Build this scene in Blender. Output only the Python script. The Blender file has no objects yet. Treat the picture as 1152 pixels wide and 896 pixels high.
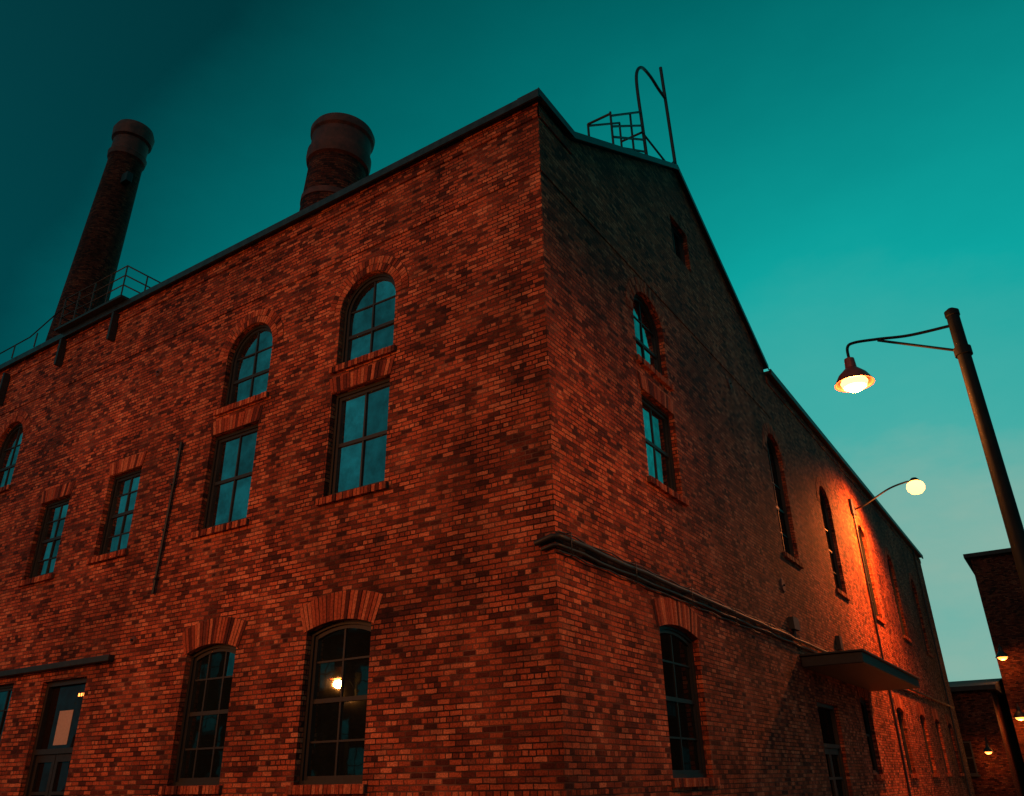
import bpy, bmesh, math, random
from mathutils import Vector, Matrix
from mathutils.geometry import tessellate_polygon
random.seed(7)
sc=bpy.context.scene
sc.view_settings.view_transform='Standard'
try: sc.view_settings.look='None'
except Exception: pass
sc.view_settings.exposure=0; sc.view_settings.gamma=1

# ------------------------------------------------------------------ materials
def newmat(name):
    m=bpy.data.materials.new(name); m.use_nodes=True
    nt=m.node_tree; return m,nt,nt.nodes,nt.links,nt.nodes['Principled BSDF']
def ramp(N,stops,interp='LINEAR'):
    r=N.new('ShaderNodeValToRGB'); cr=r.color_ramp; cr.interpolation=interp
    while len(cr.elements)<len(stops): cr.elements.new(0.5)
    for e,(p,c) in zip(cr.elements,stops):
        e.position=p; e.color=(c[0],c[1],c[2],1) if hasattr(c,'__len__') else (c,c,c,1)
    return r
def mul(N,L,a,b,fac=1.0,mode='MULTIPLY'):
    x=N.new('ShaderNodeMix'); x.data_type='RGBA'; x.blend_type=mode; x.inputs[0].default_value=fac
    for s,v in ((6,a),(7,b)):
        if hasattr(v,'is_output'): L.new(v,x.inputs[s])
        else: x.inputs[s].default_value=(v[0],v[1],v[2],1)
    return x.outputs[2]
def noise(N,L,vec,scale,detail=3,rough=.55,sc3=None):
    n=N.new('ShaderNodeTexNoise'); n.inputs['Scale'].default_value=scale; n.inputs['Detail'].default_value=detail
    n.inputs['Roughness'].default_value=rough
    if sc3:
        mp=N.new('ShaderNodeMapping'); mp.inputs['Scale'].default_value=sc3; L.new(vec,mp.inputs[0]); vec=mp.outputs[0]
    L.new(vec,n.inputs['Vector']); return n
BR=[(0,(.055,.013,.010)),(.16,(.17,.034,.018)),(.42,(.37,.076,.034)),(.7,(.49,.112,.047)),(.9,(.62,.2,.1)),(1,(.13,.032,.024))]
def brick_mat(name,bright=1.0,bw=.228,rh=.079,ms=.0105):
    m,nt,N,L,P=newmat(name)
    uv=N.new('ShaderNodeUVMap'); uv.uv_map='UVMap'
    nd=noise(N,L,uv.outputs[0],7,2,.6)
    s=N.new('ShaderNodeVectorMath'); s.operation='MULTIPLY_ADD'
    L.new(nd.outputs['Color'],s.inputs[0]); s.inputs[1].default_value=(.022,.020,0); L.new(uv.outputs[0],s.inputs[2])
    b=N.new('ShaderNodeTexBrick'); L.new(s.outputs[0],b.inputs['Vector'])
    b.offset=.5; b.offset_frequency=2; b.squash=.5; b.squash_frequency=6
    b.inputs['Color1'].default_value=(0,0,0,1); b.inputs['Color2'].default_value=(1,1,1,1); b.inputs['Mortar'].default_value=(.5,.5,.5,1)
    b.inputs['Scale'].default_value=1; b.inputs['Mortar Size'].default_value=ms; b.inputs['Mortar Smooth'].default_value=.35
    b.inputs['Bias'].default_value=0; b.inputs['Brick Width'].default_value=bw; b.inputs['Row Height'].default_value=rh
    r=ramp(N,BR); L.new(b.outputs['Color'],r.inputs[0])
    g=noise(N,L,uv.outputs[0],38,3,.75); gr=ramp(N,[(.32,.4),(.68,1.35)]); L.new(g.outputs[0],gr.inputs[0])
    c=mul(N,L,r.outputs[0],gr.outputs[0])
    mn=noise(N,L,uv.outputs[0],1.1,3,.6); mr=ramp(N,[(.42,(.03,.014,.011)),(.68,(.2,.09,.06))]); L.new(mn.outputs[0],mr.inputs[0])
    mx=N.new('ShaderNodeMix'); mx.data_type='RGBA'; L.new(b.outputs['Fac'],mx.inputs[0]); L.new(c,mx.inputs[6]); L.new(mr.outputs[0],mx.inputs[7])
    big=noise(N,L,uv.outputs[0],.35,4,.62); br=ramp(N,[(.33,.45),(.52,.92),(.7,1.2)]); L.new(big.outputs[0],br.inputs[0])
    st=noise(N,L,uv.outputs[0],1,3,.65,(1.6,.16,1)); sr=ramp(N,[(.36,.5),(.55,1.0)]); L.new(st.outputs[0],sr.inputs[0])
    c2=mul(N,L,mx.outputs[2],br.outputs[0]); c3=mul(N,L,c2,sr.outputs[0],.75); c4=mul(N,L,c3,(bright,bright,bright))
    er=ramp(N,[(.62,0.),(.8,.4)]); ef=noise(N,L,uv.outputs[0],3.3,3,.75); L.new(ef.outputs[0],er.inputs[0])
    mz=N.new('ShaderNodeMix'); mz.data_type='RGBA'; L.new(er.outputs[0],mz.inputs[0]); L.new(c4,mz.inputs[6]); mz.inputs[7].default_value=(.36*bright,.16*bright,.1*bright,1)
    L.new(mz.outputs[2],P.inputs['Base Color']); P.inputs['Roughness'].default_value=.8
    P.inputs['Specular IOR Level'].default_value=.15
    inv=N.new('ShaderNodeMath'); inv.operation='MULTIPLY_ADD'; inv.inputs[1].default_value=-1; inv.inputs[2].default_value=1; L.new(b.outputs['Fac'],inv.inputs[0])
    ad=N.new('ShaderNodeMath'); ad.operation='MULTIPLY_ADD'; L.new(g.outputs[0],ad.inputs[0]); ad.inputs[1].default_value=.7; L.new(inv.outputs[0],ad.inputs[2])
    ad2=N.new('ShaderNodeMath'); ad2.operation='MULTIPLY_ADD'; L.new(b.outputs['Color'],ad2.inputs[0]); ad2.inputs[1].default_value=.45; L.new(ad.outputs[0],ad2.inputs[2])
    bp=N.new('ShaderNodeBump'); bp.inputs['Strength'].default_value=1; bp.inputs['Distance'].default_value=.017
    L.new(ad2.outputs[0],bp.inputs['Height']); L.new(bp.outputs[0],P.inputs['Normal'])
    return m
def unit_brick_mat():
    m,nt,N,L,P=newmat('arch_brick')
    a=N.new('ShaderNodeAttribute'); a.attribute_name='rnd'
    r=ramp(N,BR); L.new(a.outputs['Fac'],r.inputs[0])
    tc=N.new('ShaderNodeTexCoord')
    g=noise(N,L,tc.outputs['Object'],34,3,.7); gr=ramp(N,[(.32,.35),(.68,.95)]); L.new(g.outputs[0],gr.inputs[0])
    c=mul(N,L,r.outputs[0],gr.outputs[0]); L.new(c,P.inputs['Base Color']); P.inputs['Roughness'].default_value=.8
    P.inputs['Specular IOR Level'].default_value=.15
    bp=N.new('ShaderNodeBump'); bp.inputs['Strength'].default_value=.8; bp.inputs['Distance'].default_value=.01
    L.new(g.outputs[0],bp.inputs['Height']); L.new(bp.outputs[0],P.inputs['Normal'])
    return m
def simple(name,col,rough=.6,metal=0,nscale=6,lo=.6,hi=1.2,bump=.0,spec=.5):
    m,nt,N,L,P=newmat(name); tc=N.new('ShaderNodeTexCoord')
    n=noise(N,L,tc.outputs['Object'],nscale,4,.65); r=ramp(N,[(.3,lo),(.7,hi)]); L.new(n.outputs[0],r.inputs[0])
    c=mul(N,L,r.outputs[0],col); L.new(c,P.inputs['Base Color'])
    P.inputs['Roughness'].default_value=rough; P.inputs['Metallic'].default_value=metal; P.inputs['Specular IOR Level'].default_value=spec
    if bump:
        bp=N.new('ShaderNodeBump'); bp.inputs['Strength'].default_value=.6; bp.inputs['Distance'].default_value=bump
        L.new(n.outputs[0],bp.inputs['Height']); L.new(bp.outputs[0],P.inputs['Normal'])
    return m
def glass_mat(name,refl,tint,dark,wav=.004):
    m,nt,N,L,P=newmat(name); tc=N.new('ShaderNodeTexCoord')
    N.remove(P); out=N['Material Output']
    n=noise(N,L,tc.outputs['Object'],1.6,2,.5)
    d=noise(N,L,tc.outputs['Object'],2.2,4,.7); dr=ramp(N,[(.35,.5),(.65,1.0)]); L.new(d.outputs[0],dr.inputs[0])
    a=N.new('ShaderNodeAttribute'); a.attribute_name='rnd'
    ar=ramp(N,[(0,.55),(1,1.05)]); L.new(a.outputs['Fac'],ar.inputs[0])
    bp=N.new('ShaderNodeBump'); bp.inputs['Strength'].default_value=.5; bp.inputs['Distance'].default_value=wav; L.new(n.outputs[0],bp.inputs['Height'])
    g=N.new('ShaderNodeBsdfGlossy'); g.inputs['Roughness'].default_value=.02
    c=mul(N,L,dr.outputs[0],tint); c=mul(N,L,c,ar.outputs[0]); L.new(c,g.inputs['Color']); L.new(bp.outputs[0],g.inputs['Normal'])
    df=N.new('ShaderNodeBsdfDiffuse'); df.inputs['Color'].default_value=(*dark,1)
    mx=N.new('ShaderNodeMixShader'); mx.inputs[0].default_value=refl; L.new(df.outputs[0],mx.inputs[1]); L.new(g.outputs[0],mx.inputs[2])
    L.new(mx.outputs[0],out.inputs[0]); return m
def emis(name,col,st):
    m,nt,N,L,P=newmat(name); P.inputs['Emission Color'].default_value=(*col,1); P.inputs['Emission Strength'].default_value=st
    P.inputs['Base Color'].default_value=(.8,.7,.5,1)
    try: m.cycles.emission_sampling='NONE'
    except Exception: pass
    return m

BRICK=brick_mat('brick_wall'); BRICKD=brick_mat('brick_dim',.3); UNIT=unit_brick_mat()  # dim brick copy has the stacks' silhouette shade put into its colour
MORTAR=simple('mortar',(.06,.03,.022),.95,nscale=30)
FRAME=simple('window_frame_paint',(.006,.009,.011),.55,nscale=12)
GLASS=glass_mat('window_glass',.66,(.68,.76,.77),(.012,.015,.015))
GLASSL=glass_mat('window_glass_lower',.34,(.7,.95,.95),(.006,.008,.008))
GLASSR=glass_mat('window_glass_side',.2,(.6,.9,.95),(.006,.007,.007))
GLASSD=glass_mat('door_glass_dark',.08,(.6,.8,.85),(.01,.007,.006))
METAL=simple('dark_metal',(.014,.017,.019),.55,.3,8)
COPING=simple('coping_metal',(.03,.04,.045),.45,.6,5,.5,1.3)
ROOF=simple('roof_membrane',(.025,.022,.022),.9,0,2)
RUST=simple('rusty_steel',(.085,.02,.012),.7,.05,3,.3,1.4)
POLE=simple('pole_paint',(.006,.010,.012),.65,.05,7,spec=.15)
SHADE=simple('lamp_shade_enamel',(.16,.03,.02),.45,.1,12)
WOOD=simple('door_paint',(.012,.011,.01),.5,0,10)
PAPER=simple('paper',(.42,.33,.29),.8,0,20,.8,1)
STONE=simple('sill_stone',(.2,.15,.12),.85,0,14,.6,1.2,.004)
ASPH=simple('asphalt',(.05,.05,.05),.85,0,5,.6,1.3,.01)
PAVE=simple('pavement_concrete',(.2,.19,.18),.85,0,3,.6,1.15,.006)
GROUND=simple('ground_dirt',(.07,.065,.055),.95,0,.6,.6,1.3)
PAINT=simple('road_paint',(.7,.68,.6),.7,0,9,.6,1)
BULB=emis('lamp_bulb_glow',(1,.36,.08),7)
BULBW=emis('lamp_bulb_bright',(1,.42,.08),7)
BULBS=emis('lamp_bulb_far',(1,.24,.04),5)

# ------------------------------------------------------------------ helpers
def link(o,parent=None):
    bpy.context.collection.objects.link(o)
    if parent: o.parent=parent
    return o
def empty(name,loc=(0,0,0)):
    e=bpy.data.objects.new(name,None); e.empty_display_size=.5; e.location=loc; link(e); return e
class MB:
    def __init__(s): s.v=[];s.f=[];s.uv=[];s.rnd=[]
    def face(s,pts,uv=None,rnd=.5):
        i=len(s.v); s.v+= [tuple(p) for p in pts]; s.f.append(tuple(range(i,i+len(pts))))
        s.uv.append(uv if uv else [(0,0)]*len(pts)); s.rnd.append(rnd)
    def prism(s,a,b,rnd=.5):
        n=len(a); s.face(a,None,rnd); s.face(b[::-1],None,rnd)
        for i in range(n):
            j=(i+1)%n; s.face([a[i],a[j],b[j],b[i]],None,rnd)
    def box(s,x0,x1,y0,y1,z0,z1,rnd=.5):
        a=[(x0,y0,z0),(x1,y0,z0),(x1,y1,z0),(x0,y1,z0)]; b=[(p[0],p[1],z1) for p in a]; s.prism(a,b,rnd)
    def obj(s,name,mat,parent=None,smooth=False,merge=True,bevel=0):
        me=bpy.data.meshes.new(name); me.from_pydata(s.v,[],s.f)
        ul=me.uv_layers.new(name='UVMap'); at=me.attributes.new('rnd','FLOAT','FACE')
        k=0
        for fi,f in enumerate(s.f):
            at.data[fi].value=s.rnd[fi]
            for j in range(len(f)): ul.data[k].uv=s.uv[fi][j]; k+=1
        bm=bmesh.new(); bm.from_mesh(me)
        if merge: bmesh.ops.remove_doubles(bm,verts=bm.verts,dist=1e-5)
        bmesh.ops.recalc_face_normals(bm,faces=bm.faces)
        bm.to_mesh(me); bm.free()
        if smooth:
            for p in me.polygons: p.use_smooth=True
        me.materials.append(mat); o=bpy.data.objects.new(name,me); link(o,parent)
        if bevel:
            b=o.modifiers.new('bevel','BEVEL'); b.width=bevel; b.segments=2; b.limit_method='ANGLE'
        return o
def tube(name,paths,r,mat,parent=None,res=3):
    cu=bpy.data.curves.new(name,'CURVE'); cu.dimensions='3D'; cu.bevel_depth=r; cu.bevel_resolution=res; cu.use_fill_caps=True
    for p in paths:
        s=cu.splines.new('POLY'); s.points.add(len(p)-1)
        for i,q in enumerate(p): s.points[i].co=(q[0],q[1],q[2],1)
    cu.materials.append(mat); o=bpy.data.objects.new(name,cu); return link(o,parent)
def smoothpath(pts,n=8):
    out=[]; P=[Vector(p) for p in pts]; P=[2*P[0]-P[1]]+P+[2*P[-1]-P[-2]]
    for i in range(1,len(P)-2):
        for k in range(n):
            t=k/n; a,b,c,d=P[i-1],P[i],P[i+1],P[i+2]
            out.append(.5*((2*b)+(c-a)*t+(2*a-5*b+4*c-d)*t*t+(3*b-a-3*c+d)*t**3))
    out.append(P[-2]); return out
def lathe(name,prof,mat,parent=None,loc=(0,0,0),seg=48,axis=None):
    m=MB(); q=Matrix.Identity(3)
    if axis: q=Vector((0,0,1)).rotation_difference(Vector(axis).normalized()).to_matrix()
    for i in range(len(prof)-1):
        (r0,z0),(r1,z1)=prof[i],prof[i+1]
        for k in range(seg):
            a0=2*math.pi*k/seg; a1=2*math.pi*(k+1)/seg
            P=[(r0,a0,z0),(r0,a1,z0),(r1,a1,z1),(r1,a0,z1)]
            pts=[q@Vector((r*math.cos(a),r*math.sin(a),z))+Vector(loc) for r,a,z in P]
            rm=max(.3,(r0+r1)/2)
            uv=[(a0*rm,z0),(a1*rm,z0),(a1*rm,z1+abs(r1-r0)),(a0*rm,z1+abs(r1-r0))]
            m.face(pts,uv)
    o=m.obj(name,mat,parent)
    for p in o.data.polygons: p.use_smooth=True
    try: o.data.set_sharp_from_angle(angle=math.radians(35))
    except Exception: pass
    return o

FL=lambda u,z,d=0:(u,-d,z)
FR=lambda u,z,d=0:(d,u,z)
def contour(u0,u1,z0,z1,shape,rise=.12,n=18):
    if shape=='rect': return [(u0,z0),(u1,z0),(u1,z1),(u0,z1)]
    w=(u1-u0); uc=(u0+u1)/2
    if shape=='arch': R=w/2; zc=z1-R; ha=math.pi/2
    else: R=(w*w/4+rise*rise)/(2*rise); zc=z1-R; ha=math.asin(w/2/R)
    pts=[(u0,z0),(u1,z0)]
    for i in range(n+1):
        a=ha-2*ha*i/n; pts.append((uc+R*math.sin(a),zc+R*math.cos(a)))
    return pts
def holes_wall(name,outer,holes,T,mat,parent,depth=.26):
    m=MB(); polys=[[Vector((u,z,0)) for u,z in outer]]+[[Vector((u,z,0)) for u,z in h] for h in holes]
    flat=[p for pl in polys for p in pl]
    for tri in tessellate_polygon(polys):
        pts=[flat[i] for i in tri]
        m.face([T(p.x,p.y) for p in pts],[(p.x,p.y) for p in pts])
    m.obj(name,mat,parent)
    r=MB()
    for h in holes:
        n=len(h)
        for i in range(n):
            (a,b),(c,d)=h[i],h[(i+1)%n]
            if abs(c-a)<abs(d-b): uv=[(a,b),(c,d),(c+depth,d),(a+depth,b)]
            else: uv=[(a,b),(c,b),(c,b+depth),(a,b+depth)]
            r.face([T(a,b),T(c,d),T(c,d,-depth),T(a,b,-depth)],uv)
    r.obj(name+'_reveals',mat,parent)
def wedge(m,T,pts,d0,d1,rnd=.5): m.prism([T(u,z,d1) for u,z in pts],[T(u,z,d0) for u,z in pts],rnd)
def arch_bricks(parent,T,uc,zc,R,ha,th,rings,name='brick_arch',unit=.083):
    m=MB(); mo=MB(); rt=th/rings
    NB=40
    for i in range(NB):
        a0=-ha+2*ha*i/NB; a1=-ha+2*ha*(i+1)/NB
        wedge(mo,T,[(uc+R*math.sin(a0),zc+R*math.cos(a0)),(uc+R*math.sin(a1),zc+R*math.cos(a1)),
            (uc+(R+th)*math.sin(a1),zc+(R+th)*math.cos(a1)),(uc+(R+th)*math.sin(a0),zc+(R+th)*math.cos(a0))],-.02,.003)
    for k in range(rings):
        r0=R+k*rt+.004; r1=R+(k+1)*rt-.008
        n=max(6,round(2*ha*(R+k*rt+rt*.5)/unit)); st=2*ha/n; g=.0065/r0
        for i in range(n):
            a0=-ha+i*st+g; a1=a0+st-2*g; d=.012+random.uniform(-.003,.008)
            j=lambda:random.uniform(-.003,.003)
            wedge(m,T,[(uc+r*math.sin(a)+j(),zc+r*math.cos(a)+j()) for r,a in ((r0,a0),(r0,a1),(r1,a1),(r1,a0))],-.03,d,random.random()**.9)
    mo.obj(name+'_mortar',MORTAR,parent); m.obj(name,UNIT,parent,merge=False)
def soldier(parent,T,u0,u1,z0,z1,d=.014,name='brick_lintel',splay=0,unit=.083):
    m=MB(); n=round((u1-u0)/unit); w=(u1-u0)/n; uc=(u0+u1)/2
    mo=MB(); wedge(mo,T,[(u0,z0),(u1,z0),(u1+splay,z1),(u0-splay,z1)],-.02,.003)
    for i in range(n):
        a=u0+i*w+.006; b=a+w-.012; f=lambda u:u+splay*(u-uc)/((u1-u0)/2)
        wedge(m,T,[(a,z0+.004),(b,z0+.004),(f(b),z1-.004),(f(a),z1-.004)],-.03,d+random.uniform(-.003,.005),random.random())
    mo.obj(name+'_mortar',MORTAR,parent); m.obj(name,UNIT,parent,merge=False)
def sill_bricks(parent,T,u0,u1,z1,h=.13,d=.075):
    m=MB(); n=round((u1-u0)/.083); w=(u1-u0)/n
    for i in range(n):
        a=u0+i*w+.006; e=random.uniform(-.008,.008)
        wedge(m,T,[(a,z1-h),(a+w-.012,z1-h),(a+w-.012,z1-.004),(a,z1-.004)],-.2,d+e,random.random())
    mo=MB(); wedge(mo,T,[(u0,z1-h+.008),(u1,z1-h+.008),(u1,z1-.012),(u0,z1-.012)],-.2,d-.018)
    mo.obj('sill_mortar',MORTAR,parent); m.obj('brick_sill',UNIT,parent,merge=False)
def window(parent,T,u0,u1,z0,z1,shape,cols=2,rows=(.5,),glass=None,rise=.12,lintel=None,sill=True):
    w=empty('window'); w.parent=parent
    glass=glass or GLASS
    C=lambda f:contour(u0+f,u1-f,z0+f,z1-f,shape,rise)
    m=MB()
    def ring(f0,f1,d0,d1):
        A,B=C(f0),C(f1); n=len(A)
        for i in range(n):
            j=(i+1)%n
            m.face([T(*A[i],d1),T(*A[j],d1),T(*B[j],d1),T(*B[i],d1)])
            m.face([T(*B[i],d1),T(*B[j],d1),T(*B[j],d0),T(*B[i],d0)])
            m.face([T(*A[i],d1),T(*A[j],d1),T(*A[j],d0),T(*A[i],d0)])
    ring(-.002,.06,-.24,-.115); ring(.058,.12,-.24,-.15)
    f=.115; W=u1-u0
    def ztop(u):
        if shape=='rect': return z1-f
        uc=(u0+u1)/2
        R=(W/2-f) if shape=='arch' else ((W*W/4+rise*rise)/(2*rise))
        zc=(z1-W/2) if shape=='arch' else (z1-f-R)
        return zc+math.sqrt(max(0,R*R-(u-uc)**2))
    def bar(ua,ub,za,zb,d1): wedge(m,T,[(ua,za),(ub,za),(ub,zb),(ua,zb)],-.22,d1)
    us=[u0+W*(i+1)/cols for i in range(cols-1)]
    for u in us: bar(u-.018,u+.018,z0+f,ztop(u)+.01,-.163)
    zsplit=[]
    for k,r in enumerate(rows):
        z=z0+(z1-z0)*abs(r); t=.034 if r>0 else .015
        if shape=='arch' and z>z1-W/2: hw=math.sqrt(max(.01,(W/2-f)**2-(z-(z1-W/2))**2))
        else: hw=W/2-f
        uc=(u0+u1)/2; bar(uc-hw,uc+hw,z-t,z+t,-.158 if r>0 else -.166); zsplit.append(z)
    m.obj('frame',FRAME,w,merge=False)
    g=MB(); q=.11
    ue=[u0+q]+us+[u1-q]; ze=[z0+q]+sorted(zsplit)+[z1-q]
    def pane(a,b,c,d_):
        tx=random.uniform(-.006,.006); tz=random.uniform(-.006,.006); rr=random.random()
        if shape=='rect' or (shape=='seg' and d_<z1-.2) or (shape=='arch' and d_<z1-W/2):
            g.face([T(a,c,-.188-tx-tz),T(b,c,-.188+tx-tz),T(b,d_,-.188+tx+tz),T(a,d_,-.188-tx+tz)],None,rr); return
        K=8; pts=[(a,c),(b,c)]
        uc=(u0+u1)/2
        for i in range(K+1):
            u=b+(a-b)*i/K
            if shape=='arch':
                zt=(z1-W/2)+math.sqrt(max(0,(W/2-q)**2-(u-uc)**2))
            else: zt=ztop(u)+.004
            pts.append((u,max(c+.001,min(zt,d_) )))
        um,zm=(a+b)/2,(c+d_)/2
        g.face([T(u,z,-.188+tx*(u-um)/(b-a)*2+tz*(z-zm)/(d_-c)*2) for u,z in pts],None,rr)
    for i in range(len(ue)-1):
        for j in range(len(ze)-1): pane(ue[i],ue[i+1],ze[j],ze[j+1])
    g.obj('glass',glass,w,merge=False)
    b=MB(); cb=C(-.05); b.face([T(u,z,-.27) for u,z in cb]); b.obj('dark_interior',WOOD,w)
    uc=(u0+u1)/2
    if shape=='arch': arch_bricks(w,T,uc,z1-W/2,W/2,math.pi/2,.33,2)
    elif shape=='seg':
        R=(W*W/4+rise*rise)/(2*rise); arch_bricks(w,T,uc,z1-R,R,math.asin(W/2/R)+.03,.47,1)
    elif lintel=='soldier': soldier(w,T,u0-.02,u1+.02,z1+.003,z1+.33,splay=.08)
    if sill: sill_bricks(w,T,u0-.1,u1+.1,z0)
    return contour(u0,u1,z0,z1,shape,rise)

# ------------------------------------------------------------------ main building
FB=empty('brick_factory_building')
HL=[];HR=[]
def WL(*a,**k): HL.append(window(FB,FL,*a,**k))
def WR(*a,**k): HR.append(window(FB,FR,*a,**k))
WL(-4.72,-3.28,8.85,10.76,'arch',rows=(.36,-.66)); WL(-4.76,-3.31,6.22,8.3,'rect',rows=(.5,),lintel='soldier')
WL(-8.13,-6.68,8.85,10.74,'arch',rows=(.36,-.66)); WL(-8.26,-6.8,6.2,8.28,'rect',rows=(.5,),lintel='soldier')
WL(-11.86,-10.63,6.22,8.15,'rect',rows=(.5,-.75,-.25),lintel='soldier')
WL(-14.7,-13.42,6.1,8.03,'rect',rows=(.5,-.75,-.25),lintel='soldier')
WL(-18.0,-16.62,8.9,10.92,'arch',rows=(.36,-.66))
WL(-18.6,-17.3,6.1,8.0,'rect',rows=(.5,),lintel='soldier')
WL(-22.2,-20.9,6.1,8.0,'rect',rows=(.5,),lintel='soldier'); WL(-22.2,-20.8,8.9,10.9,'arch',rows=(.36,-.66))
WL(-4.86,-3.42,1.6,4.03,'seg',cols=2,rows=(.5,-.75,-.25),glass=GLASSL)
WL(-8.0,-6.62,1.62,3.95,'seg',cols=3,rows=(.5,-.75,-.25),glass=GLASSL)
WL(-15.5,-14.0,1.6,3.75,'rect',cols=3,rows=(.5,-.75,-.25),glass=GLASSR)
WL(-19.5,-18.0,1.6,3.75,'rect',cols=3,rows=(.5,-.75,-.25),glass=GLASSR)
WR(3.55,5.1,9.2,11.03,'arch',rows=(.36,-.66)); WR(3.57,5.2,6.66,8.52,'rect',rows=(.5,),lintel='soldier')
WR(6.5,7.6,13.45,14.65,'rect',rows=(),cols=2,glass=GLASSR,sill=False)
for c in (13.05,18.8,24.7,30.6,36.8): WR(c-.78,c+.78,7.05,10.75,'arch',cols=2,rows=(.4,-.6,-.2),glass=GLASSR)
WR(3.4,5.15,1.6,4.05,'seg',cols=2,rows=(.5,-.75,-.25),glass=GLASSR)
for a in (18.4,24.4,29.5,33.6,37.8): WR(a,a+1.4,1.6,3.85,'seg',cols=2,rows=(.5,),glass=GLASSR)
def door(T,u0,u1,z1,glassy):
    D=empty('door'); D.parent=FB; m=MB()
    for a,b,c,d in ((u0,u0+.1,0,z1),(u1-.1,u1,0,z1),(u0+.1,u1-.1,z1-.1,z1),(u0+.1,u1-.1,2.25,2.35)): wedge(m,T,[(a,c),(b,c),(b,d),(a,d)],-.25,-.1)
    uc=(u0+u1)/2
    for s0,s1 in ((u0+.1,uc-.01),(uc+.01,u1-.1)):
        for a,b,c,d in ((s0,s0+.1,.13,2.24),(s1-.1,s1,.13,2.24),(s0+.1,s1-.1,.13,.9),(s0+.1,s1-.1,2.1,2.24),(s0+.1,s1-.1,1.5,1.56)): wedge(m,T,[(a,c),(b,c),(b,d),(a,d)],-.24,-.15)
    m.obj('door_leaves_and_frame',WOOD,D,merge=False)
    g=MB(); wedge(g,T,[(u0+.1,.8),(u1-.1,.8),(u1-.1,z1-.1),(u0+.1,z1-.1)],-.23,-.2); g.obj('door_glass',GLASSD,D)
    b=MB(); b.face([T(u0-.02,0,-.26),T(u1+.02,0,-.26),T(u1+.02,z1+.02,-.26),T(u0-.02,z1+.02,-.26)]); b.obj('door_back',WOOD,D)
    tube('door_handle',[[T(uc-.07,1.0,-.1),T(uc-.07,1.3,-.1)]],.012,METAL,D)
    if glassy:
        p=MB(); wedge(p,T,[(u0+.55,2.42),(u0+1.05,2.42),(u0+1.05,3.08),(u0+.55,3.08)],-.199,-.192); p.obj('notice_paper',PAPER,D)
        p=MB(); wedge(p,T,[(u0+1.12,3.3),(u0+1.5,3.3),(u0+1.5,3.42),(u0+1.12,3.42)],-.199,-.18); p.obj('sign_housing',METAL,D)
        p=MB()
        for i in range(4): wedge(p,T,[(u0+1.15+i*.09,3.33),(u0+1.2+i*.09,3.33),(u0+1.2+i*.09,3.39),(u0+1.15+i*.09,3.39)],-.179,-.176)
        p.obj('sign_letters',BULBS,D)
    return [(u0,0.0),(u1,0.0),(u1,z1),(u0,z1)]
def dhole(h): return [(h[0][0],.12),(h[1][0],.12),h[2],h[3]]
HL.append(dhole(door(FL,-12.8,-11.15,3.68,True)))
HR.append(dhole(door(FR,13.1,15.3,3.35,False)))
XL=-27
holes_wall('street_facade_wall',[(XL,0),(0,0),(0,13),(XL,13)],HL,FL,BRICK,FB)
holes_wall('gable_side_wall',[(0,0),(42.3,0),(42.3,13),(13.4,13),(13.4,13.25),(7.3,16.62),(1.2,13.0),(0,13)],HR,FR,BRICK,FB)
m=MB()
m.face([(XL,0,0),(XL,13.4,0),(XL,13.4,13.2),(XL,7.3,16.6),(XL,1.2,13),(XL,0,13)],[(0,0),(13.4,0),(13.4,13.2),(7.3,16.6),(1.2,13),(0,13)])
m.face([(XL,13.4,0),(-18,13.4,0),(-18,13.4,13.2),(XL,13.4,13.2)],[(XL,0),(-18,0),(-18,13.2),(XL,13.2)])
m.face([(-18,13.4,0),(-18,42.3,0),(-18,42.3,13),(-18,13.4,13)],[(13.4,0),(42.3,0),(42.3,13),(13.4,13)])
m.face([(-18,42.3,0),(0,42.3,0),(0,42.3,13),(-9,42.3,15),(-18,42.3,13)],[(-18,0),(0,0),(0,13),(-9,15),(-18,13)])
m.obj('rear_walls',BRICK,FB)
m=MB()
P=[(0,12.98),(1.2,12.98),(7.3,16.59),(13.4,13.2)]
for (a,b),(c,d) in zip(P[:-1],P[1:]): m.face([(XL,a,b),(-.01,a,b),(-.01,c,d),(XL,c,d)])
m.face([(-18,13.4,12.98),(-18,42.3,12.98),(-9,42.3,15),(-9,13.4,15)]); m.face([(0,13.4,12.98),(0,42.3,12.98),(-9,42.3,15),(-9,13.4,15)])
m.obj('roof',ROOF,FB)
m=MB()
def course(T,u0,u1,z0,z1,d):
    m.face([T(u0,z0,d),T(u1,z0,d),T(u1,z1,d),T(u0,z1,d)],[(u0,z0),(u1,z0),(u1,z1),(u0,z1)])
    m.face([T(u0,z0,0),T(u1,z0,0),T(u1,z0,d),T(u0,z0,d)],[(u0,z0),(u1,z0),(u1,z0+d),(u0,z0+d)])
    m.face([T(u0,z1,0),T(u1,z1,0),T(u1,z1,d),T(u0,z1,d)],[(u0,z1),(u1,z1),(u1,z1+d),(u0,z1+d)])
    m.face([T(u1,z0,0),T(u1,z1,0),T(u1,z1,d),T(u1,z0,d)]); m.face([T(u0,z0,0),T(u0,z1,0),T(u0,z1,d),T(u0,z0,d)])
course(FL,XL,.018,11.371,11.45,.018); course(FR,-.018,13.4,11.371,11.45,.0175)
course(FL,XL,.03,12.64,12.877,.03); course(FR,-.03,1.2,12.64,12.877,.0295)
course(FR,13.5,42.3,12.64,12.877,.03)
m.obj('string_courses',BRICK,FB)
m=MB()
m.box(XL-.1,.12,-.16,.25,13.0,13.06); m.box(XL-.1,.12,-.19,-.15,12.93,13.10)
m.obj('eaves_coping',COPING,FB,merge=False)
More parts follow.
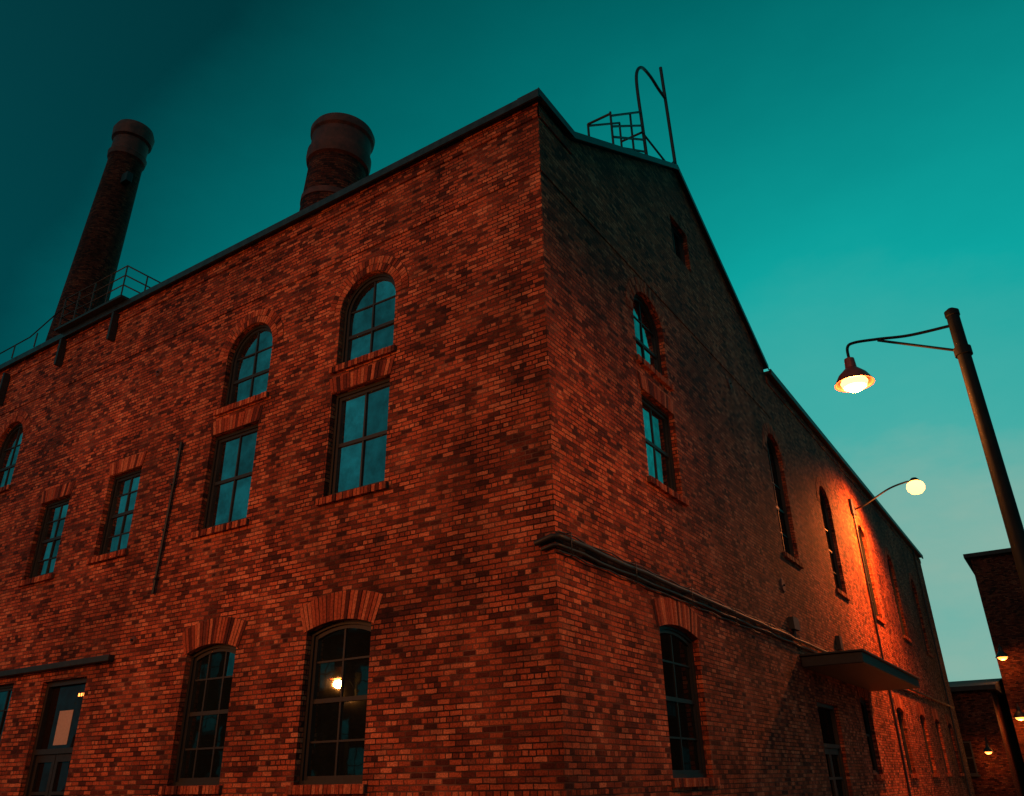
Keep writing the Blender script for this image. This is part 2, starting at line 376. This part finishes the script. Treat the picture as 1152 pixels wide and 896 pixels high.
m=MB(); m.box(-.3,.16,13.55,42.45,13.0,13.07); m.box(.13,.19,13.55,42.45,12.92,13.12); m.obj('side_eaves_gutter',METAL,FB,merge=False)
m=MB()
Q=[(-.16,13.063),(1.2,13.063),(7.3,16.68),(13.6,13.18)]
for (a,b),(c,d) in zip(Q[:-1],Q[1:]):
    m.prism([(-.35,a,b),(.1,a,b),(.1,a,b+.09),(-.35,a,b+.09)],[(-.35,c,d),(.1,c,d),(.1,c,d+.09),(-.35,c,d+.09)])
    m.prism([(.103,a,b-.07),(.125,a,b-.07),(.125,a,b+.1),(.103,a,b+.1)],[(.103,c,d-.07),(.125,c,d-.07),(.125,c,d+.1),(.103,c,d+.1)])
m.obj('gable_coping',COPING,FB,merge=False)
PL=empty('roof_platform'); PL.parent=FB
m=MB(); m.box(-15.6,-12.5,-.36,1.6,13.12,13.19)
for x in (-15.5,-13.05,): m.box(x,x+.09,-.2,-.02,12.1,12.9)
m.box(-18.4,-18.31,-.2,-.02,11.7,12.7)
m.obj('platform_deck_and_brackets',METAL,PL,merge=False)
rails=[]
for z in (13.55,13.85,14.15): rails+= [[(-15.5,-.3,z),(-12.6,-.3,z),(-12.6,1.5,z)],[(-15.5,-.3,z),(-15.5,1.5,z)]]
for x in (-15.5,-14.8,-14.05,-13.3,-12.6): rails.append([(x,-.3,13.2),(x,-.3,14.15)])
for y in (.3,.9,1.5): rails.append([(-12.6,y,13.2),(-12.6,y,14.15)]); rails.append([(-15.5,y,13.2),(-15.5,y,14.15)])
tube('railing',rails,.02,METAL,PL,1)
tube('guy_cable',[[(-15.5,-.3,13.9),(-17.2,-.25,13.5),(-21,-.2,13.5)]],.02,METAL,PL,1)
for x in (-16.8,-18,-19.2): tube('stub_post',[[(x,-.25,13.05),(x,-.25,13.5)]],.02,METAL,PL,1)
tube('downpipe',[[(-9.2,-.06,8.35),(-9.3,-.06,5.1)]],.03,METAL,FB)
tube('downpipe_clips',[[(-9.28,0,z),(-9.28,-.1,z)] for z in (5.4,6.4,7.4,8.2)],.025,METAL,FB,1)
m=MB(); m.box(-21,-10.3,-.14,-.002,3.9,4.02); m.obj('door_canopy_beam',METAL,FB,bevel=.01)
def plate(T,u,z,r=.14):
    m=MB(); n=12; a=[T(u+r*math.cos(i*math.tau/n),z+r*math.sin(i*math.tau/n),.002) for i in range(n)]; b=[T(u+r*.8*math.cos(i*math.tau/n),z+r*.8*math.sin(i*math.tau/n),.035) for i in range(n)]
    m.prism(a,b); m.obj('anchor_plate',RUST,FB); tube('anchor_bolt',[[T(u,z,.03),T(u,z,.08)]],.025,METAL,FB,1)
plate(FL,-10.65,10.5,.13); plate(FL,-9.75,4.25,.09)
plate(FR,11.6,6.05,.2); plate(FR,9.5,11.0,.16)
m=MB(); m.box(.002,.14,11.6,12.1,4.95,5.25); m.box(.002,.1,23.3,23.7,10.9,11.5); m.box(.002,.12,16.6,16.9,5.0,5.4); m.obj('electrical_boxes',METAL,FB,merge=False,bevel=.01)
def sag(y0,y1,z,n,amp,x):
    out=[]
    for i in range(n+1):
        t=i/n; y=y0+(y1-y0)*t; out.append((x+.01*math.sin(i*1.7),y,z+amp*math.sin(i*2.1)+random.uniform(-.006,.006)))
    return out
tube('conduit',[[(-.3,-.06,4.66),(-.02,-.07,4.72),(.07,-.02,4.72)]+sag(.1,41,4.72,60,.008,.075)],.04,METAL,FB)
tube('conduit_lower',[[(-.2,-.05,4.56),(-.02,-.05,4.6),(.05,-.02,4.6)]+sag(.1,30,4.60,50,.012,.05)],.026,METAL,FB)
tube('cables',[[(.05,0,4.80)]+sag(.1,12,4.81,30,.02,.04),[(.06,0,4.52)]+sag(.1,9,4.52,24,.02,.04)],.012,METAL,FB,2)
tube('conduit_clips',[[(0,y,4.48),(.12,y,4.48),(.12,y,4.82),(0,y,4.82)] for y in (.25,2.4,4.8,7.2,9.6,12,15,18,21,24,27,30)],.01,METAL,FB,1)
tube('side_conduit',[[(.05,23.55,11.2),(.05,23.55,4.8)],[(.05,23.55,4.5),(.05,23.4,.1)],[(.05,11.85,5.2),(.05,11.85,4.75)],[(.06,39.6,12.9),(.06,39.6,.1)]],.04,METAL,FB)
CN=empty('entrance_canopy'); CN.parent=FB
m=MB(); m.box(.003,1.5,12.2,20.4,4.08,4.34); m.obj('canopy_slab',METAL,CN,bevel=.02)
m=MB(); m.box(.003,1.56,12.14,20.46,4.342,4.39); m.obj('canopy_roof_sheet',METAL,CN,bevel=.01)
LD=empty('roof_access_ladder')
x=-.15
tube('tall_posts',[[(x,8.0,16.1),(x,7.75,21.0)]],.05,METAL,LD)
tube('hooped_handrail',[smoothpath([(x,5.75,15.6),(x,5.68,17.0),(x,5.6,18.3),(x,5.72,19.0),(x,6.15,19.55),(x,6.75,19.75),(x,7.3,19.75),(x,7.8,19.8)])],.045,METAL,LD)
tube('guard_rails',[[(x,3.68,za),(x,5.6,zb)] for za,zb in ((15.75,17.45),(15.42,16.98),(15.1,16.5),(14.8,16.1))]+
     [[(x,3.68,14.4),(x,3.66,15.85)],[(x,4.9,15.2),(x,4.9,16.8)],[(x-.6,3.68,14.4),(x-.6,3.66,15.8)],[(x-.6,5.6,15.6),(x-.6,5.6,17.4)],[(x-.6,3.66,15.75),(x-.6,5.6,17.4)],[(x,3.66,15.8),(x-.6,3.66,15.8)]],.03,METAL,LD,2)
tube('ladder_struts',[[(x,7.0,16.5),(x,7.92,17.5)],[(x,5.6,16.75),(x,7.92,16.95)],[(x,5.6,16.75),(x-.6,5.6,16.75)]],.03,METAL,LD,1)

# ------------------------------------------------------------------ smokestacks
S=empty('smokestack')
top=Vector((-9.55,4,20.5)); ax=Vector((.08,0,1)).normalized()
base=top-ax*7.6; q=.88
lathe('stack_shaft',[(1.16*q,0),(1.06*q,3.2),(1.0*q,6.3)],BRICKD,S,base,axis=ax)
lathe('stack_collar',[(1.0*q,6.15),(1.1*q,6.2),(1.14*q,6.35),(1.14*q,6.6),(1.06*q,6.65),(1.06*q,7.2),(1.14*q,7.28),(1.16*q,7.45),(1.08*q,7.6),(.8*q,7.6),(.75*q,6.9)],RUST,S,base,axis=ax)
lathe('stack_band',[(1.0*q,4.65),(1.065*q,4.65),(1.065*q,4.85),(1.0*q,4.85)],RUST,S,base,axis=ax)
lathe('stack_band_lower',[(1.0*q,2.9),(1.11*q,2.9),(1.11*q,3.05),(1.0*q,3.05)],RUST,S,base,axis=ax)
S2=empty('smokestack')
top=Vector((-31.1,8,35.4)); ax=Vector((.09,0,1)).normalized(); hh=35.3/ax.z; base=top-ax*hh; q=.82
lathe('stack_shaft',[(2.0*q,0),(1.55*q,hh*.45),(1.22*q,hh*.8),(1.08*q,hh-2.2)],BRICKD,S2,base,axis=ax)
lathe('stack_collar',[(1.05*q,hh-2.3),(1.19*q,hh-2.2),(1.24*q,hh-1.9),(1.12*q,hh-1.8),(1.12*q,hh-1.0),(1.28*q,hh-.9),(1.34*q,hh-.35),(1.18*q,hh),(.85*q,hh),(.8*q,hh-1)],RUST,S2,base,axis=ax)
m=MB(); c=base+ax*(hh-4.0); m.box(c.x+.85,c.x+1.4,c.y-.4,c.y-.05,c.z-.3,c.z+.3); m.obj('antenna_box',METAL,S2,bevel=.03)

# ------------------------------------------------------------------ lamps
def bell(parent,c,s=1.0,mat=SHADE,bulb=BULB,axis=(0,0,1),bs=1.0):
    lathe('shade',[(.035*s,.34*s),(.06*s,.33*s),(.07*s,.2*s),(.1*s,.17*s),(.17*s,.1*s),(.225*s,0),(.235*s,-.02*s),(.22*s,-.02*s),(.16*s,.085*s),(.09*s,.15*s)],mat,parent,c,32,axis)
    t=s*bs
    lathe('bulb',[(0,.10*t),(.06*t,.09*t),(.11*t,.04*t),(.13*t,0),(.11*t,-.05*t),(.055*t,-.085*t),(0,-.09*t)],bulb,parent,c,24,axis)
def plight(name,loc,col,W,r=.1,parent=None):
    l=bpy.data.lights.new(name,'POINT'); l.energy=W; l.color=col; l.shadow_soft_size=r
    o=bpy.data.objects.new(name,l); o.location=loc; link(o,parent); return o
OR=(1,.25,.045)
def street_lamp(px,py,dx,dy,h,W,reach=1.36,bs=1.0):
    E=empty('street_lamp'); d=Vector((dx,dy,0)).normalized()
    lathe('pole',[(.16,0),(.16,.5),(.1,.55),(.094,h*.5),(.078,h-.1),(.09,h-.09),(.09,h-.02),(.04,h+.02),(0,h+.03)],POLE,E,(px,py,0),24)
    b=Vector((px,py,0)); hz=h-.68; k=reach/1.36
    head=b+d*reach+Vector((0,0,hz))
    tube('arm_upper',[smoothpath([b+Vector((0,0,h-.22)),b+d*.55*k+Vector((0,0,h-.2)),b+d*.95*k+Vector((0,0,h-.13)),b+d*1.25*k+Vector((0,0,h-.09)),b+d*(reach-.01)+Vector((0,0,h-.14)),head+Vector((0,0,.33))])],.02,POLE,E)
    tube('arm_brace',[[b+Vector((0,0,h-.62)),b+d*.95*k+Vector((0,0,h-.15))]],.018,POLE,E)
    lathe('collar',[(.07,h-.68),(.105,h-.68),(.105,h-.57),(.07,h-.57)],POLE,E,(px,py,0),24)
    bell(E,head,1.1,SHADE,BULB,(0,0,1),bs); plight('lamp_light',head+Vector((0,0,-.2)),OR,W,.1,E)
    return E
street_lamp(5.5,1.2,-1,0,7.15,520,bs=1.25)
street_lamp(-6,-13.9,0,1,8.6,2900)  # unseen lamp, added to brighten the middle of the street facade
street_lamp(-17.4,-14.4,0,1,5.9,900,bs=.7)
WLm=empty('wall_lamp')
tube('arm',[smoothpath([(.02,24.1,11.25),(.5,24.1,11.4),(1.4,24.3,11.9),(2.05,24.45,12.1),(2.25,24.5,12.1)])],.035,METAL,WLm)
m=MB(); m.box(.002,.06,23.95,24.25,11.05,11.45); m.obj('wall_bracket',METAL,WLm)
lathe('lamp_head',[(.05,.2),(.1,.19),(.16,.13),(.2,.06),(.19,.05)],METAL,WLm,(2.38,24.5,12.03),24)
lathe('bulb',[(0,.08),(.18,.05),(.29,-.03),(.34,-.17),(.31,-.31),(.2,-.43),(0,-.48)],BULBW,WLm,(2.38,24.5,12.03),24)  # globe oversized so its shape stands in for the lamp's glare
l=bpy.data.lights.new('lamp_light','SPOT'); l.energy=14000; l.color=(1,.2,.03); l.shadow_soft_size=.25; l.spot_size=math.radians(155); l.spot_blend=1
o=bpy.data.objects.new('lamp_light',l); o.location=(2.36,24.4,11.5); link(o,WLm)
o.rotation_euler=(-Vector((-.7,-.1,-1))).to_track_quat('Z','Y').to_euler()

# ------------------------------------------------------------------ background buildings
def box_building(name,x0,x1,y0,y1,h,pitch,wins,mat=BRICKD):
    E=empty(name); m=MB()
    for a,b in (((x0,y0),(x1,y0)),((x1,y0),(x1,y1)),((x1,y1),(x0,y1)),((x0,y1),(x0,y0))):
        L_=math.hypot(b[0]-a[0],b[1]-a[1]); m.face([(a[0],a[1],0),(b[0],b[1],0),(b[0],b[1],h),(a[0],a[1],h)],[(0,0),(L_,0),(L_,h),(0,h)])
    m.obj('walls',mat,E)
    r=MB(); e=.35; xm=(y0+y1)/2
    a=[(x0-e,y0-e,h),(x1+e,y0-e,h),(x1+e,y1+e,h),(x0-e,y1+e,h)]; b=[(x0-e,y0-e,h+.25),(x1+e,y0-e,h+.25),(x1+e,y1+e,h+.25),(x0-e,y1+e,h+.25)]
    r.prism(a,b)
    if pitch: 
        r.prism([(x0-e,y0-e,h+.253),(x0-e,y1+e,h+.253),(x0-e,xm,h+.25+pitch)],[(x1+e,y0-e,h+.253),(x1+e,y1+e,h+.253),(x1+e,xm,h+.25+pitch)])
    r.obj('roof',ROOF,E)
    f=MB(); g=MB()
    for (face,u,z,w,hh) in wins:
        T={'S':lambda u,z,d:(u,y0-d,z),'N':lambda u,z,d:(u,y1+d,z),'W':lambda u,z,d:(x0-d,u,z)}[face]
        for a,b_,c,d in ((u,u+w,z,z+.08),(u,u+w,z+hh-.08,z+hh),(u,u+.08,z+.08,z+hh-.08),(u+w-.08,u+w,z+.08,z+hh-.08),(u+w/2-.02,u+w/2+.02,z+.08,z+hh-.08),(u+.08,u+w-.08,z+hh/2-.03,z+hh/2+.03)):
            wedge(f,T,[(a,c),(b_,c),(b_,d),(a,d)],-.01,.05)
        wedge(f,T,[(u-.1,z-.1),(u+w+.1,z-.1),(u+w+.1,z-.003),(u-.1,z-.003)],-.01,.1)
        g.face([T(u+.02,z+.02,.02),T(u+w-.02,z+.02,.02),T(u+w-.02,z+hh-.02,.02),T(u+.02,z+hh-.02,.02)])
    f.obj('window_frames',FRAME,E,merge=False); g.obj('window_glass',GLASSR,E,merge=False)
    return E
W_=[('S',7.2+3.2*i,z,1.3,2.1) for i in range(5) for z in (2,6,10.5)]
box_building('brick_building',2.0,24,52,72,14.6,2.2,W_)
box_building('low_brick_building',-14,1.4,49,64,6.1,1.0,[('S',-1.5,1.5,1.2,1.8),('S',-4.5,1.5,1.2,1.8)])
box_building('warehouse_building',-60,36,-44,-28,9.5,0,[('N',-58+4*i,z,1.6,1.8) for i in range(23) for z in (1.4,4.4,7)])
def gooseneck(x,y,z,bulb,W,s=1.3):
    E=empty('wall_lamp'); tube('arm',[smoothpath([(x,y,z+.1),(x,y-.3,z+.5),(x,y-.8,z+.75),(x,y-1.1,z+.55),(x,y-1.1,z+.3)])],.03,METAL,E)
    bell(E,(x,y-1.1,z),s,METAL,bulb,(0,0,1),1.3); plight('lamp_light',(x,y-1.1,z-.3),OR,W,.1,E)
gooseneck(2.4,52,8.1,BULBS,110,1.7)
gooseneck(2.5,52,4.6,BULBS,150,1.7)
gooseneck(3.4,52,2.9,BULBS,60,1.3)
gooseneck(.6,49,2.7,BULBS,60,1.2)

# ------------------------------------------------------------------ ground
m=MB(); m.face([(-1500,-1500,0),(1500,-1500,0),(1500,1500,0),(-1500,1500,0)]); m.obj('ground',GROUND)
m=MB(); m.face([(-80,-11.5,.004),(80,-11.5,.004),(80,-3.5,.004),(-80,-3.5,.004)]); m.face([(6.2,-3.5,.004),(14,-3.5,.004),(14,48,.004),(6.2,48,.004)]); m.obj('road',ASPH,merge=False)
m=MB(); 
for i in range(26): m.face([(-78+6*i,-7.56,.008),(-75+6*i,-7.56,.008),(-75+6*i,-7.44,.008),(-78+6*i,-7.44,.008)])
m.obj('road_markings',PAINT)
m=MB(); m.box(-80,6.05,-3.35,-.003,0,.12); m.box(.003,6.05,0,48,0,.12); m.box(-80,80,-16,-11.65,0,.12); m.obj('pavement',PAVE,merge=False)
m=MB(); m.box(-80,6.2,-3.5,-3.353,0,.135); m.box(6.053,6.2,-3.35,48,0,.135); m.box(-80,80,-11.647,-11.5,0,.135); m.obj('kerb',STONE,merge=False)

# ------------------------------------------------------------------ world, warm fill
wd=bpy.data.worlds.new('World'); sc.world=wd; wd.use_nodes=True
try: wd.cycles.sampling_method='MANUAL'; wd.cycles.sample_map_resolution=256
except Exception: pass
N=wd.node_tree.nodes; L=wd.node_tree.links; out=N['World Output']; bg=N['Background']
tc=N.new('ShaderNodeTexCoord')
nrm=N.new('ShaderNodeVectorMath'); nrm.operation='NORMALIZE'; L.new(tc.outputs['Generated'],nrm.inputs[0])
dt=N.new('ShaderNodeVectorMath'); dt.operation='DOT_PRODUCT'; L.new(nrm.outputs[0],dt.inputs[0]); dt.inputs[1].default_value=Vector((-.1,.98,.02)).normalized()
cn=noise(N,L,nrm.outputs[0],2.6,6,.6,(1,1.2,2.2))
ca=N.new('ShaderNodeMath'); ca.operation='MULTIPLY_ADD'; L.new(cn.outputs[0],ca.inputs[0]); ca.inputs[1].default_value=.06; ca.inputs[2].default_value=.47
ma=N.new('ShaderNodeMath'); ma.operation='MULTIPLY_ADD'; L.new(dt.outputs['Value'],ma.inputs[0]); ma.inputs[1].default_value=.5; L.new(ca.outputs[0],ma.inputs[2])
rp=ramp(N,[(0,(.01,.18,.20)),(.5,(.006,.155,.17)),(.62,(.001,.055,.065)),(.70,(.0,.05,.058)),(.76,(.0,.125,.13)),(.83,(.0,.20,.20)),(.925,(.004,.37,.345)),(.972,(.06,.41,.37)),(1,(.27,.44,.36))])
L.new(ma.outputs[0],rp.inputs[0])
sp=N.new('ShaderNodeSeparateXYZ'); L.new(nrm.outputs[0],sp.inputs[0])
zr=ramp(N,[(.5,1.0),(.8,.62)]); L.new(sp.outputs['Z'],zr.inputs[0])
L.new(mul(N,L,rp.outputs[0],zr.outputs[0]),bg.inputs[0]); bg.inputs[1].default_value=1
sky=N.new('ShaderNodeTexSky'); sky.sky_type='NISHITA'; sky.sun_disc=False
SE=math.radians(22); sx,sy=.15,-.95
sky.sun_elevation=SE; sky.sun_rotation=math.atan2(sx,sy)
b2=N.new('ShaderNodeBackground'); L.new(mul(N,L,sky.outputs[0],(.1,1,.9)),b2.inputs[0]); b2.inputs[1].default_value=.002
ad=N.new('ShaderNodeAddShader'); L.new(bg.outputs[0],ad.inputs[0]); L.new(b2.outputs[0],ad.inputs[1]); L.new(ad.outputs[0],out.inputs[0])
s=bpy.data.lights.new('glow_fill','SUN'); s.energy=.36; s.angle=math.radians(14); s.color=(1,.28,.085)  # directional lamp added as warm fill in place of street glow
so=bpy.data.objects.new('glow_fill',s); link(so)
h=math.hypot(sx,sy); dS=Vector((sx/h*math.cos(SE),sy/h*math.cos(SE),math.sin(SE)))
so.rotation_euler=dS.to_track_quat('Z','Y').to_euler()

# ------------------------------------------------------------------ camera
A=Vector((-.8348,.2483,.4913)).normalized(); B=Vector((.5502,.3499,.7581)).normalized(); U=Vector((-.01625,-.90326,.42873)).normalized()
w=lambda i: Vector((-A[i],B[i],U[i]))
M=Matrix((w(0),-w(1),-w(2))).transposed().to_4x4(); M.translation=Vector((5.61,-9.72,1.6))
cam=bpy.data.cameras.new('camera'); co=bpy.data.objects.new('camera',cam); link(co); co.matrix_world=M
cam.sensor_width=36; cam.lens=908/1152*36; cam.clip_end=5000; cam.clip_start=.05; sc.camera=co
